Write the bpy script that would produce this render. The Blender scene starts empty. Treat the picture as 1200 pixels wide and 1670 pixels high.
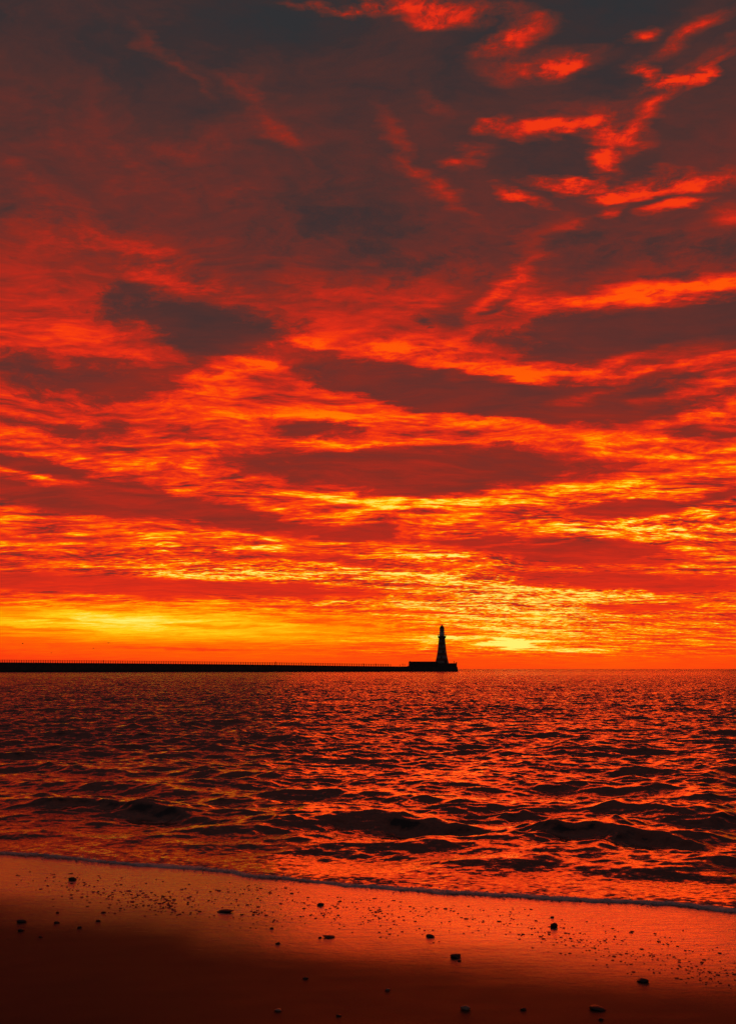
import bpy, bmesh, math, random
import numpy as np
from mathutils import Vector, Matrix

random.seed(7)
rng = np.random.default_rng(11)
scene = bpy.context.scene
COL = scene.collection

# ------------------------------------------------------------------ camera
F = 1500.0            # focal length measured on the 1200 px wide photograph
HZ = 1091.0           # row of the horizon
CAM_H = 1.70
cam_d = bpy.data.cameras.new('camera')
cam = bpy.data.objects.new('camera', cam_d)
COL.objects.link(cam)
cam.location = (0, 0, CAM_H)
PITCH = math.atan((HZ - 835.0) / F)
cam_d.sensor_fit = 'VERTICAL'
cam_d.sensor_height = 36.0
cam_d.lens = 36.0 * F / 1670.0
cam.rotation_euler = (math.radians(90), 0, 0)
cam_d.shift_y = (HZ - 835.0) / 1670.0
cam_d.clip_start = 0.05
cam_d.clip_end = 60000
scene.camera = cam
scene.view_settings.view_transform = 'Standard'
scene.view_settings.look = 'None'
scene.view_settings.exposure = 0.0
scene.view_settings.gamma = 1.0
scene.view_settings.use_curve_mapping = False

SUN_AZ = math.atan((830 - 600) / F)      # east of the view axis
SUN_EL = math.radians(8.0)


def lin(c):
    return tuple((v / 12.92 if v <= 0.04045 else ((v + 0.055) / 1.055) ** 2.4) for v in [x / 255.0 for x in c])


# ------------------------------------------------------------------ world: a burning cloud deck seen by direction
def build_world():
    w = bpy.data.worlds.new('World')
    scene.world = w
    w.use_nodes = True
    nt = w.node_tree
    nt.nodes.clear()
    N, L = nt.nodes, nt.links

    def setin(sock, v):
        if v is None:
            return
        if hasattr(v, 'is_linked'):
            L.new(v, sock)
        else:
            sock.default_value = v

    def M(op, a=None, b=None, c=None, clamp=False):
        n = N.new('ShaderNodeMath'); n.operation = op; n.use_clamp = clamp
        for i, v in enumerate((a, b, c)):
            setin(n.inputs[i], v)
        return n.outputs[0]

    def comb(x, y, z=0.0):
        n = N.new('ShaderNodeCombineXYZ')
        setin(n.inputs[0], x); setin(n.inputs[1], y); setin(n.inputs[2], z)
        return n.outputs[0]

    def noise(vec, scale, detail=5.0, rough=0.55, lac=2.0, dist=0.0, colour=False):
        n = N.new('ShaderNodeTexNoise'); n.noise_dimensions = '3D'
        L.new(vec, n.inputs['Vector'])
        n.inputs['Scale'].default_value = scale
        n.inputs['Detail'].default_value = detail
        n.inputs['Roughness'].default_value = rough
        n.inputs['Lacunarity'].default_value = lac
        n.inputs['Distortion'].default_value = dist
        return n.outputs['Color'] if colour else n.outputs['Fac']

    def mapv(vec, loc=(0, 0, 0), rot=0.0, scale=(1, 1, 1), typ='POINT'):
        n = N.new('ShaderNodeMapping'); n.vector_type = typ
        L.new(vec, n.inputs['Vector'])
        n.inputs['Location'].default_value = loc
        n.inputs['Rotation'].default_value = (0, 0, rot)
        n.inputs['Scale'].default_value = scale
        return n.outputs[0]

    def smooth(v, a, b, lo=0.0, hi=1.0):
        n = N.new('ShaderNodeMapRange'); n.interpolation_type = 'SMOOTHSTEP'
        L.new(v, n.inputs['Value'])
        for k, x in (('From Min', a), ('From Max', b), ('To Min', lo), ('To Max', hi)):
            setin(n.inputs[k], x)
        return n.outputs['Result']

    def curve(v, pts):
        """float curve over el-scaled coordinate 0..1"""
        n = N.new('ShaderNodeFloatCurve')
        c = n.mapping.curves[0]
        pts = sorted(pts)
        while len(c.points) < len(pts):
            c.points.new(0.5, 0.5)
        for p, (x, y) in zip(c.points, pts):
            p.location = (x, y); p.handle_type = 'AUTO'
        n.mapping.extend = 'HORIZONTAL'
        n.mapping.update()
        L.new(v, n.inputs['Value'])
        return n.outputs[0]

    # photo pixel -> sky coordinates (azimuth, elevation) * 1500
    def sky(u, v):
        az = math.atan((u - 600) / F)
        el = math.atan((HZ - v) / math.hypot(F, u - 600))
        return az * F, el * F

    tc = N.new('ShaderNodeTexCoord')
    sep = N.new('ShaderNodeSeparateXYZ'); L.new(tc.outputs['Generated'], sep.inputs[0])
    x, y, z = sep.outputs
    az = M('ARCTAN2', x, y)
    el = M('ARCSINE', z)
    X = M('MULTIPLY', az, F)
    Y = M('MULTIPLY', el, F)
    zz = M('ADD', M('MAXIMUM', z, 0.0), 0.085)
    P = comb(M('DIVIDE', x, zz), M('DIVIDE', y, zz), 0.0)      # the cloud deck as a plane overhead
    elf = M('DIVIDE', M('MAXIMUM', Y, 0.0), 1000.0, clamp=True)

    def e(v):                                                  # photo row -> curve abscissa
        return math.atan((HZ - v) / F) * F / 1000.0

    # wind-blown warp of the feature coordinates
    w1 = noise(mapv(P, (3.1, 7.7, 0), 0.15, (0.9, 1.4, 1)), 1.9, 6, 0.62, colour=True)
    w2 = noise(mapv(P, (9.1, 1.7, 0), 0.15, (0.6, 2.0, 1)), 8.0, 4, 0.6, colour=True)
    vm = N.new('ShaderNodeVectorMath'); vm.operation = 'SUBTRACT'
    L.new(w1, vm.inputs[0]); vm.inputs[1].default_value = (0.5, 0.5, 0.5)
    s1 = N.new('ShaderNodeSeparateXYZ'); L.new(vm.outputs[0], s1.inputs[0])
    vm2 = N.new('ShaderNodeVectorMath'); vm2.operation = 'SUBTRACT'
    L.new(w2, vm2.inputs[0]); vm2.inputs[1].default_value = (0.5, 0.5, 0.5)
    s2 = N.new('ShaderNodeSeparateXYZ'); L.new(vm2.outputs[0], s2.inputs[0])
    wamp = curve(elf, [(0, 0.10), (e(1000), 0.16), (e(900), 0.26), (e(700), 0.5), (e(450), 0.8), (e(0), 1.0)])
    WX = M('ADD', X, M('MULTIPLY', M('MULTIPLY_ADD', s2.outputs[0], 70.0, M('MULTIPLY', s1.outputs[0], 260.0)), 1.0))
    WY = M('ADD', Y, M('MULTIPLY', M('MULTIPLY_ADD', s2.outputs[1], 45.0, M('MULTIPLY', s1.outputs[1], 130.0)), wamp))
    W = comb(WX, WY)

    def features(lst):
        acc = None
        for (u, v, rx, ry, tilt, amp) in lst:
            sx, sy = sky(u, v)
            k = math.cos(math.atan((HZ - v) / F)) ** 1.5
            m = mapv(W, (sx, sy, 0), -math.radians(tilt), (rx * 1.35, ry * 1.35 * k, 1), 'TEXTURE')
            g = N.new('ShaderNodeTexGradient'); g.gradient_type = 'SPHERICAL'
            L.new(m, g.inputs[0])
            acc = M('MULTIPLY_ADD', g.outputs['Fac'], amp, acc if acc is not None else 0.0)
        return acc

    #  (column, row, half width, half height, tilt clockwise, strength)
    dark = [
        (690, 764, 330, 34, 1, 1.5), (590, 612, 150, 32, 7, 1.5), (760, 648, 150, 30, 8, 1.2), (950, 660, 240, 42, 3, 1.4),
        (1010, 548, 240, 46, -2, 1.5), (1180, 560, 140, 50, 0, 1.2), (320, 518, 170, 44, 4, 1.15), (590, 868, 62, 15, 0, 1.4),
        (120, 815, 240, 20, 4, 1.2), (380, 842, 200, 20, 9, 1.2), (150, 953, 300, 15, 1, 1.3), (500, 966, 220, 10, 2, 0.8),
        (930, 902, 170, 22, 4, 1.3), (1010, 832, 100, 14, -2, 1.1), (1160, 802, 70, 10, -8, 1.0), (1060, 952, 230, 16, 4, 1.2),
        (1050, 989, 90, 9, 0, 0.9), (10, 748, 110, 16, 4, 1.2), (180, 786, 90, 16, 5, 0.9), (100, 697, 160, 16, 5, 0.8),
        (520, 694, 100, 16, 6, 0.9), (90, 608, 220, 46, 2, 0.75), (560, 390, 280, 90, 0, 0.55), (695, 517, 32, 14, 0, 0.9),
        (815, 495, 46, 14, -14, 0.9), (1165, 698, 60, 12, 3, 0.8), (1150, 598, 70, 10, -6, 0.7), (250, 700, 150, 9, 5, 0.5),
        (700, 798, 60, 9, 0, 0.7), (330, 560, 150, 30, -10, 0.35), (1120, 410, 180, 50, 0, 0.6), (930, 385, 120, 36, 0, 0.45),
        (60, 1000, 80, 6, 2, 0.9), (95, 1010, 110, 3.5, 3, 1.0), (60, 1026, 90, 3, 1, 1.0), (165, 995, 40, 4, 0, 0.8), (335, 1021, 80, 7, 1, 0.8),
        (230, 1056, 190, 4, 2, 0.7), (420, 1060, 140, 3, 1, 0.5), (540, 1016, 100, 8, 2, 0.6), (770, 880, 120, 8, 2, 0.6), (720, 1000, 140, 4, 3, 0.6),
        (650, 920, 110, 7, 2, 0.5), (620, 1050, 90, 6, 0, 0.5), (1000, 1010, 160, 5, 2, 0.4), (450, 910, 160, 8, 1, 0.6), (80, 880, 150, 9, 1, 0.5),
        (250, 610, 140, 40, -20, 0.35), (730, 585, 60, 6, 0, 0.3),
    ]
    glow = [   # sheets and folds that catch the sun from below
        (560, 580, 330, 34, -4, 0.20), (380, 600, 170, 26, -16, 0.18), (740, 590, 190, 26, 8, 0.24), (850, 612, 110, 14, 0, 0.45),
        (1040, 482, 220, 22, 1, 0.42), (1150, 470, 120, 18, 0, 0.2), (880, 465, 60, 18, 10, 0.2), (830, 440, 90, 26, -50, 0.24), (690, 490, 50, 30, 10, 0.10),
        (330, 462, 180, 26, 10, 0.15), (200, 420, 220, 40, 4, 0.04), (120, 540, 130, 60, 20, 0.10), (560, 470, 120, 30, 10, 0.12),
        (700, 6, 150, 20, 6, 0.42), (540, 3, 90, 9, 0, 0.4), (705, 34, 50, 10, 6, 0.35), (850, 54, 62, 20, -10, 0.42), (900, 95, 95, 26, 2, 0.26),
        (947, 96, 30, 13, 0, 0.40), (1042, 52, 32, 14, 0, 0.40), (1130, 50, 75, 16, -22, 0.28), (1075, 122, 34, 11, 32, 0.45), (1125, 130, 60, 8, -4, 0.5),
        (1180, 112, 34, 11, -30, 0.42), (930, 208, 75, 15, -3, 0.5), (840, 211, 32, 13, -15, 0.42), (1020, 215, 60, 18, 8, 0.42), (1090, 175, 120, 20, -32, 0.24),
        (1000, 180, 90, 26, 0, 0.16), (1000, 250, 26, 11, 0, 0.44), (955, 283, 55, 9, 2, 0.55), (1050, 288, 70, 17, -4, 0.50), (1150, 284, 75, 16, 2, 0.46),
        (1000, 300, 28, 7, 0, 0.4), (1095, 326, 62, 11, 1, 0.55), (1180, 345, 40, 20, 0, 0.2), (858, 310, 32, 10, 1, 0.44), (800, 262, 42, 13, 3, 0.28), (968, 327, 30, 7, 0, 0.24),
        (700, 275, 95, 20, 42, 0.17), (735, 300, 40, 20, 40, 0.08), (900, 352, 30, 9, -20, 0.16), (730, 175, 40, 12, 20, 0.12),
        (290, 116, 75, 9, 18, 0.12), (400, 138, 80, 13, 5, 0.10), (465, 185, 70, 24, 48, 0.08), (482, 218, 60, 16, 2, 0.08), (345, 240, 90, 20, -4, 0.09),
        (390, 330, 60, 20, -10, 0.10), (545, 315, 50, 22, 0, 0.12), (100, 370, 140, 36, 8, 0.12), (30, 280, 90, 20, 25, 0.07), (180, 250, 160, 60, 10, 0.07),
        # low, close to the sun
        (180, 1010, 380, 27, 1, 0.10), (826, 1049, 34, 7, 0, 0.45), (842, 1053, 24, 4, 4, 0.4), (910, 1058, 80, 2.5, 3, 0.3), (750, 1040, 90, 3, -2, 0.25), (800, 1022, 120, 3, 4, 0.2), (910, 1033, 130, 3, 5, 0.2), (705, 1057, 26, 4, 0, 0.2), (840, 1010, 230, 55, 3, 0.08), (860, 960, 260, 6, 7, 0.18), (700, 938, 140, 5, 4, 0.18),
        (730, 904, 100, 4, 0, 0.3), (850, 886, 60, 3.5, -6, 0.34), (980, 795, 110, 10, -3, 0.18), (1060, 862, 200, 22, 3, 0.12), (1120, 838, 110, 9, 4, 0.14),
        (550, 846, 52, 13, -6, 0.28), (370, 938, 120, 9, -2, 0.30), (300, 884, 180, 26, 1, 0.10), (510, 884, 190, 5, 3, 0.12), (520, 935, 140, 8, 1, 0.12),
        (700, 815, 200, 14, 2, 0.22), (480, 806, 180, 6, 5, 0.14), (60, 775, 180, 8, 5, 0.22), (620, 725, 200, 16, 5, 0.16), (1010, 740, 170, 14, 5, 0.2),
        (800, 985, 260, 26, 1, 0.10), (760, 1006, 200, 4, 2, 0.14), (1160, 470, 90, 14, 0, 0.1), (470, 668, 220, 18, 3, 0.14), (880, 705, 220, 9, 6, 0.18), (1180, 690, 60, 6, 10, 0.3),
        (1090, 605, 110, 12, -2, 0.45), (1010, 592, 130, 11, -4, 0.42), (985, 648, 70, 10, -6, 0.45), (1180, 590, 80, 14, 5, 0.4), (1160, 640, 90, 9, -10, 0.4), (1120, 684, 110, 9, -4, 0.35), (600, 1045, 160, 8, 0, 0.10), (700, 1048, 30, 4, 0, 0.25),
    ]
    D = features(dark)
    G = features(glow)

    # cloud texture at several sizes, all on the deck so it foreshortens to the horizon
    pv = N.new('ShaderNodeVectorMath'); pv.operation = 'MULTIPLY_ADD'
    w0 = noise(mapv(P, (1.3, 4.1, 0), 0.1, (0.9, 1.1, 1)), 1.5, 3, 0.55, colour=True)
    vm0 = N.new('ShaderNodeVectorMath'); vm0.operation = 'SUBTRACT'
    L.new(w0, vm0.inputs[0]); vm0.inputs[1].default_value = (0.5, 0.5, 0.5)
    L.new(vm0.outputs[0], pv.inputs[0]); pv.inputs[1].default_value = (0.30, 0.40, 0.0); L.new(P, pv.inputs[2])
    PW = pv.outputs[0]                                                            # flow-bent deck coordinates
    nA = noise(mapv(PW, (0, 0, 0), 0.12, (0.8, 1.4, 1)), 2.6, 5, 0.60)            # broad rolls
    nB = noise(mapv(PW, (5, 2, 0), 0.22, (0.62, 1.7, 1)), 5.2, 7, 0.62)           # fibres
    nC = noise(mapv(PW, (2, 8, 0), 0.35, (0.9, 1.8, 1)), 20.0, 4, 0.6)          # ripples
    nR = noise(mapv(PW, (4, 3, 0), 0.12, (0.5, 1.7, 1)), 4.0, 5, 0.55)
    ridge = M('SUBTRACT', 1.0, M('MULTIPLY', M('ABSOLUTE', M('SUBTRACT', nR, 0.5)), 9.0))    # thin bright seams
    ridge = M('MAXIMUM', ridge, -0.5)
    nD = noise(comb(M('MULTIPLY', WX, 0.0042), M('MULTIPLY', WY, 0.0085)), 1.0, 8, 0.62, dist=0.5)   # soft mottling high up
    nE = noise(comb(M('MULTIPLY_ADD', WX, 0.5, M('MULTIPLY', X, 0.5)), M('MULTIPLY', M('MULTIPLY_ADD', WY, 0.5, M('MULTIPLY', Y, 0.5)), 2.1)), 0.013, 7, 0.70)   # billows and torn edges
    cE = M('SUBTRACT', nE, 0.5)
    cA = M('SUBTRACT', nA, 0.5); cB = M('SUBTRACT', nB, 0.5); cC = M('SUBTRACT', nC, 0.5); cD = M('SUBTRACT', nD, 0.5)

    lit = curve(elf, [(0, .62), (e(1083), .63), (e(1060), .64), (e(1030), .635), (e(980), .61), (e(920), .60), (e(860), .59), (e(800), .565), (e(740), .555), (e(680), .54),
                      (e(620), .50), (e(560), .43), (e(500), .35), (e(440), .26), (e(380), .205), (e(300), .17), (e(200), .135), (e(100), .095), (e(0), .06), (1, .15)])
    drk = curve(elf, [(0, .56), (e(1040), .56), (e(960), .50), (e(900), .43), (e(840), .37), (e(760), .32), (e(680), .265), (e(600), .215), (e(520), .15),
                      (e(420), .11), (e(300), .07), (e(100), .035), (1, .10)])
    ampB = curve(elf, [(0, .10), (e(1070), .5), (e(1020), .8), (e(920), 1.1), (e(800), 1.1), (e(700), .9), (e(600), .66), (e(480), .32), (e(300), .16), (e(0), .10)])
    tex = M('MULTIPLY_ADD', cB, 1.35, M('MULTIPLY', cA, 0.8))
    rip = features([(850, 985, 340, 90, 2, 1.8), (350, 930, 260, 40, 0, 1.0), (1060, 850, 260, 60, 0, 0.9)])
    tex = M('MULTIPLY_ADD', cC, M('ADD', rip, 0.55), tex)
    tex = M('MULTIPLY_ADD', ridge, 0.06, tex)
    calm = M('MINIMUM', features([(160, 1030, 560, 44, 0, 1.7), (700, 1085, 1800, 16, 0, 1.2)]), 0.85)   # open sky under the deck's edge
    tex = M('MULTIPLY', M('MULTIPLY', tex, ampB), M('SUBTRACT', 1.0, calm))
    # fires are brighter toward the sun's azimuth, dying out behind the viewer
    daz = M('SUBTRACT', az, SUN_AZ)
    side = M('MULTIPLY_ADD', M('COSINE', daz), 0.5, 0.5)
    fire = smooth(side, 0.30, 0.97)
    sidebright = M('MULTIPLY', M('SUBTRACT', smooth(side, 0.90, 1.0), 0.6), 0.10)
    lowmask = smooth(Y, 520.0, 120.0)
    litv = M('ADD', M('ADD', lit, tex), M('MULTIPLY', sidebright, lowmask))
    litv = M('MULTIPLY_ADD', cD, M('MULTIPLY_ADD', elf, 0.30, 0.10), litv)
    # dark cloud coverage
    dn = M('MULTIPLY_ADD', cB, 0.85, M('MULTIPLY_ADD', cA, 1.1, D))
    dn = M('ADD', M('MULTIPLY_ADD', cC, 0.45, dn), curve(elf, [(0, 0), (e(1060), 0), (e(990), .08), (e(860), .11), (e(720), .09), (e(560), .05), (e(400), 0)]))
    dn = M('MULTIPLY_ADD', cE, 1.8, dn)
    dmask = M('MULTIPLY', smooth(dn, 0.20, 0.78), 0.95)
    dval = M('MULTIPLY_ADD', cD, 0.16, M('MULTIPLY_ADD', cB, 0.22, M('MULTIPLY_ADD', cA, 0.12, drk)))
    mixh = M('ADD', M('MULTIPLY', litv, M('SUBTRACT', 1.0, dmask)), M('MULTIPLY', dval, dmask))
    gtex = M('MAXIMUM', M('MULTIPLY_ADD', cB, 1.8, M('MULTIPLY_ADD', cC, 1.2, M('MULTIPLY_ADD', cE, M('MULTIPLY_ADD', elf, 5.6, 0.8), 0.95))), 0.0)
    gtex = M('MULTIPLY', gtex, M('SUBTRACT', 1.0, M('MULTIPLY', dmask, 0.5)))
    gs = M('MULTIPLY', G, gtex)
    H = M('MULTIPLY_ADD', gs, 1.0, mixh)
    cap = curve(elf, [(0, 1.0), (e(860), 1.0), (e(780), .92), (e(700), .80), (e(620), .71), (e(500), .69), (e(400), .62), (e(300), .60), (e(0), .56), (1, .5)])
    H = M('ADD', H, features([(130, 1009, 460, 28, 1, 0.27), (120, 1045, 560, 26, 0, 0.10), (836, 1050, 26, 9, 2, 0.8), (835, 1045, 90, 20, 2, 0.12)]))
    n_ = N.new('ShaderNodeMath'); n_.operation = 'SMOOTH_MIN'
    L.new(H, n_.inputs[0]); L.new(cap, n_.inputs[1]); n_.inputs[2].default_value = 0.12
    H = n_.outputs[0]
    H = M('MULTIPLY', H, M('MULTIPLY_ADD', fire, 0.75, 0.25), clamp=True)

    ramp = N.new('ShaderNodeValToRGB')
    cr = ramp.color_ramp
    stops = [(0.0, (48, 48, 51)), (0.07, (58, 47, 48)), (0.15, (80, 48, 45)), (0.24, (106, 47, 41)), (0.34, (140, 44, 33)), (0.44, (184, 42, 28)),
             (0.54, (226, 46, 24)), (0.64, (252, 62, 14)), (0.74, (255, 100, 4)), (0.83, (255, 154, 2)), (0.92, (255, 206, 22)), (1.0, (255, 240, 110))]
    while len(cr.elements) < len(stops):
        cr.elements.new(0.5)
    for el_, (p, c) in zip(cr.elements, stops):
        el_.position = p; el_.color = lin(c) + (1,)
    L.new(H, ramp.inputs[0])

    # the clear dusk sky above the deck
    st = N.new('ShaderNodeTexSky'); st.sky_type = 'NISHITA'
    st.sun_disc = False
    st.sun_elevation = SUN_EL
    st.sun_rotation = SUN_AZ
    st.air_density = 1.0; st.dust_density = 2.0; st.ozone_density = 2.0
    bgs = N.new('ShaderNodeBackground'); L.new(st.outputs[0], bgs.inputs[0])
    # only where the deck has burnt out (behind the viewer) does it show through
    L.new(M('MULTIPLY', M('SUBTRACT', 1.0, fire), 0.008), bgs.inputs[1])
    bgc = N.new('ShaderNodeBackground'); L.new(ramp.outputs[0], bgc.inputs[0])
    L.new(M('MULTIPLY', M('MULTIPLY_ADD', fire, 0.5, 0.5), smooth(Y, 1020.0, 1500.0, 1.0, 1.8)), bgc.inputs[1])
    add = N.new('ShaderNodeAddShader'); L.new(bgs.outputs[0], add.inputs[0]); L.new(bgc.outputs[0], add.inputs[1])
    out = N.new('ShaderNodeOutputWorld'); L.new(add.outputs[0], out.inputs[0])
    w.cycles.sampling_method = 'MANUAL'
    w.cycles.sample_map_resolution = 1024


build_world()

sun_d = bpy.data.lights.new('sun', 'SUN')
sun_d.energy = 0.36
sun_d.angle = math.radians(28)
sun_d.color = (1.0, 0.045, 0.004)
sun = bpy.data.objects.new('sun', sun_d)
COL.objects.link(sun)
sd = Vector((math.sin(SUN_AZ) * math.cos(SUN_EL), math.cos(SUN_AZ) * math.cos(SUN_EL), math.sin(SUN_EL)))
sun.rotation_euler = sd.to_track_quat('Z', 'Y').to_euler()
sun.location = (60, 400, 60)


# ------------------------------------------------------------------ helpers
def tag(o, label=None, cat=None, group=None, kind=None):
    if label: o['label'] = label
    if cat: o['category'] = cat
    if group: o['group'] = group
    if kind: o['kind'] = kind
    return o


def empty(name, loc, label, cat, group=None, rz=0.0):
    o = bpy.data.objects.new(name, None)
    o.empty_display_size = 0.2
    o.location = loc; o.rotation_euler = (0, 0, rz)
    COL.objects.link(o)
    return tag(o, label, cat, group)


def obj(name, bm_or_me, mat, parent=None, smooth_=False):
    if isinstance(bm_or_me, bmesh.types.BMesh):
        me = bpy.data.meshes.new(name)
        bmesh.ops.recalc_face_normals(bm_or_me, faces=bm_or_me.faces[:])
        bm_or_me.to_mesh(me); bm_or_me.free()
    else:
        me = bm_or_me
    if smooth_:
        me.polygons.foreach_set('use_smooth', [True] * len(me.polygons))
    if mat: me.materials.append(mat)
    o = bpy.data.objects.new(name, me)
    COL.objects.link(o)
    if parent: o.parent = parent
    return o


def add_box(bm, x0, x1, y0, y1, z0, z1, M_=None):
    vs = [bm.verts.new((x, y, z)) for x in (x0, x1) for y in (y0, y1) for z in (z0, z1)]
    for f in ((0, 1, 3, 2), (4, 6, 7, 5), (0, 4, 5, 1), (2, 3, 7, 6), (0, 2, 6, 4), (1, 5, 7, 3)):
        bm.faces.new([vs[i] for i in f])
    if M_ is not None:
        bmesh.ops.transform(bm, matrix=M_, verts=vs)
    return vs


def add_lathe(bm, prof, seg=32, cx=0.0, cy=0.0, cap=True):
    rings = []
    for r, z in prof:
        rings.append([bm.verts.new((cx + r * math.cos(2 * math.pi * i / seg), cy + r * math.sin(2 * math.pi * i / seg), z)) for i in range(seg)])
    for a, b in zip(rings, rings[1:]):
        for i in range(seg):
            j = (i + 1) % seg
            bm.faces.new((a[i], a[j], b[j], b[i]))
    if cap:
        bm.faces.new(rings[0][::-1]); bm.faces.new(rings[-1])


def add_tube(bm, p0, p1, r, seg=6):
    p0, p1 = Vector(p0), Vector(p1)
    q = (p1 - p0).to_track_quat('Z', 'Y').to_matrix()
    rs = []
    for p in (p0, p1):
        rs.append([bm.verts.new(p + q @ Vector((r * math.cos(2 * math.pi * i / seg), r * math.sin(2 * math.pi * i / seg), 0))) for i in range(seg)])
    for i in range(seg):
        j = (i + 1) % seg
        bm.faces.new((rs[0][i], rs[0][j], rs[1][j], rs[1][i]))
    bm.faces.new(rs[0][::-1]); bm.faces.new(rs[1])


def grid_mesh(name, X, Y, Z):
    """X, Y, Z arrays of shape (rows, cols) -> mesh"""
    r, c = X.shape
    co = np.stack([X, Y, Z], -1).reshape(-1, 3).astype(np.float32)
    idx = np.arange(r * c).reshape(r, c)
    f = np.stack([idx[:-1, :-1], idx[:-1, 1:], idx[1:, 1:], idx[1:, :-1]], -1).reshape(-1, 4)
    me = bpy.data.meshes.new(name)
    me.vertices.add(len(co)); me.vertices.foreach_set('co', co.ravel())
    me.loops.add(f.size); me.loops.foreach_set('vertex_index', f.ravel().astype(np.int32))
    me.polygons.add(len(f))
    me.polygons.foreach_set('loop_start', np.arange(0, f.size, 4, dtype=np.int32))
    me.polygons.foreach_set('loop_total', np.full(len(f), 4, dtype=np.int32))
    me.update(calc_edges=True)
    me.polygons.foreach_set('use_smooth', np.ones(len(f), dtype=bool))
    return me


def material(name, colour, rough=0.8, noise_scale=None, colour2=None, bump=None, ior=1.45, detail=6, spec=0.5):
    m = bpy.data.materials.new(name); m.use_nodes = True
    nt = m.node_tree; b = nt.nodes['Principled BSDF']
    b.inputs['Roughness'].default_value = rough
    b.inputs['IOR'].default_value = ior
    b.inputs['Specular IOR Level'].default_value = spec
    b.inputs['Base Color'].default_value = tuple(colour) + (1,)
    tc = nt.nodes.new('ShaderNodeTexCoord')
    if noise_scale:
        n = nt.nodes.new('ShaderNodeTexNoise'); n.inputs['Scale'].default_value = noise_scale; n.inputs['Detail'].default_value = detail
        nt.links.new(tc.outputs['Object'], n.inputs['Vector'])
        r = nt.nodes.new('ShaderNodeValToRGB')
        r.color_ramp.elements[0].position = 0.3; r.color_ramp.elements[1].position = 0.7
        r.color_ramp.elements[0].color = tuple(colour) + (1,); r.color_ramp.elements[1].color = tuple(colour2 or colour) + (1,)
        nt.links.new(n.outputs['Fac'], r.inputs[0]); nt.links.new(r.outputs[0], b.inputs['Base Color'])
        if bump:
            bp = nt.nodes.new('ShaderNodeBump'); bp.inputs['Strength'].default_value = bump[0]; bp.inputs['Distance'].default_value = bump[1]
            nt.links.new(n.outputs['Fac'], bp.inputs['Height']); nt.links.new(bp.outputs[0], b.inputs['Normal'])
    return m


# ------------------------------------------------------------------ the shoreline
def px_level(u, v, z=0.0):
    d = (CAM_H - z) * F / (v - HZ)
    return (u - 600) / F * d, d


SH = [(-200, 1389), (0, 1394), (60, 1396), (110, 1401), (180, 1408), (270, 1415), (340, 1420), (378, 1423), (402, 1430), (500, 1438), (600, 1448), (700, 1456),
      (800, 1461), (900, 1467), (1000, 1472), (1100, 1478), (1200, 1488), (1400, 1500)]
_sp = sorted(px_level(u, v) for u, v in SH)
_sx = np.array([p[0] for p in _sp]); _sy = np.array([p[1] for p in _sp])
_m0 = -0.33


def shore_y(x):
    x = np.asarray(x, dtype=float)
    y = np.interp(x, _sx, _sy)
    y = np.where(x < _sx[0], _sy[0] + (x - _sx[0]) * _m0 * np.exp(-np.abs(x - _sx[0]) / 40), y)
    y = np.where(x > _sx[-1], _sy[-1] + (x - _sx[-1]) * _m0 * np.exp(-np.abs(x - _sx[-1]) / 40), y)
    return y + 0.02 * np.sin(x * 5.1) * np.cos(x * 1.7) + 0.008 * np.sin(x * 17 + 1)


COSN = math.cos(math.atan(0.33))


def shore_s(x, y):           # landward distance from the water's edge (negative at sea)
    return (shore_y(x) - y) * COSN


SLOPE = 0.030


def vnoise(x, y, seed=0, octaves=4):
    """cheap smooth value noise from sines, about -1..1"""
    r = np.random.default_rng(seed)
    out = np.zeros_like(np.asarray(x, dtype=float)); a = 1.0; f = 1.0; t = 0
    for o in range(octaves):
        for k in range(3):
            th = r.uniform(0, 2 * np.pi); ph = r.uniform(0, 2 * np.pi)
            out += a * np.sin((x * np.cos(th) + y * np.sin(th)) * f * r.uniform(0.8, 1.3) + ph)
        t += a * 2; a *= 0.55; f *= 2.1
    return out / t


def sand_z(x, y):
    s = shore_s(x, y)
    z = np.where(s > 0, SLOPE * s, 0.05 * s)
    z = np.where(s > 8, SLOPE * 8 + (s - 8) * 0.05, z)
    z = np.where(s < -12, -0.6, z)
    b = np.clip(s / 1.0, 0, 1)
    z = z + b * 0.004 * vnoise(x * 2.2, y * 3.4, 3, 4)
    return z + 0.004


def px_sand(u, v):
    z = 0.05
    for _ in range(12):
        x, y = px_level(u, v, z)
        z = float(sand_z(np.array(x), np.array(y)))
    return x, y, z


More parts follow.
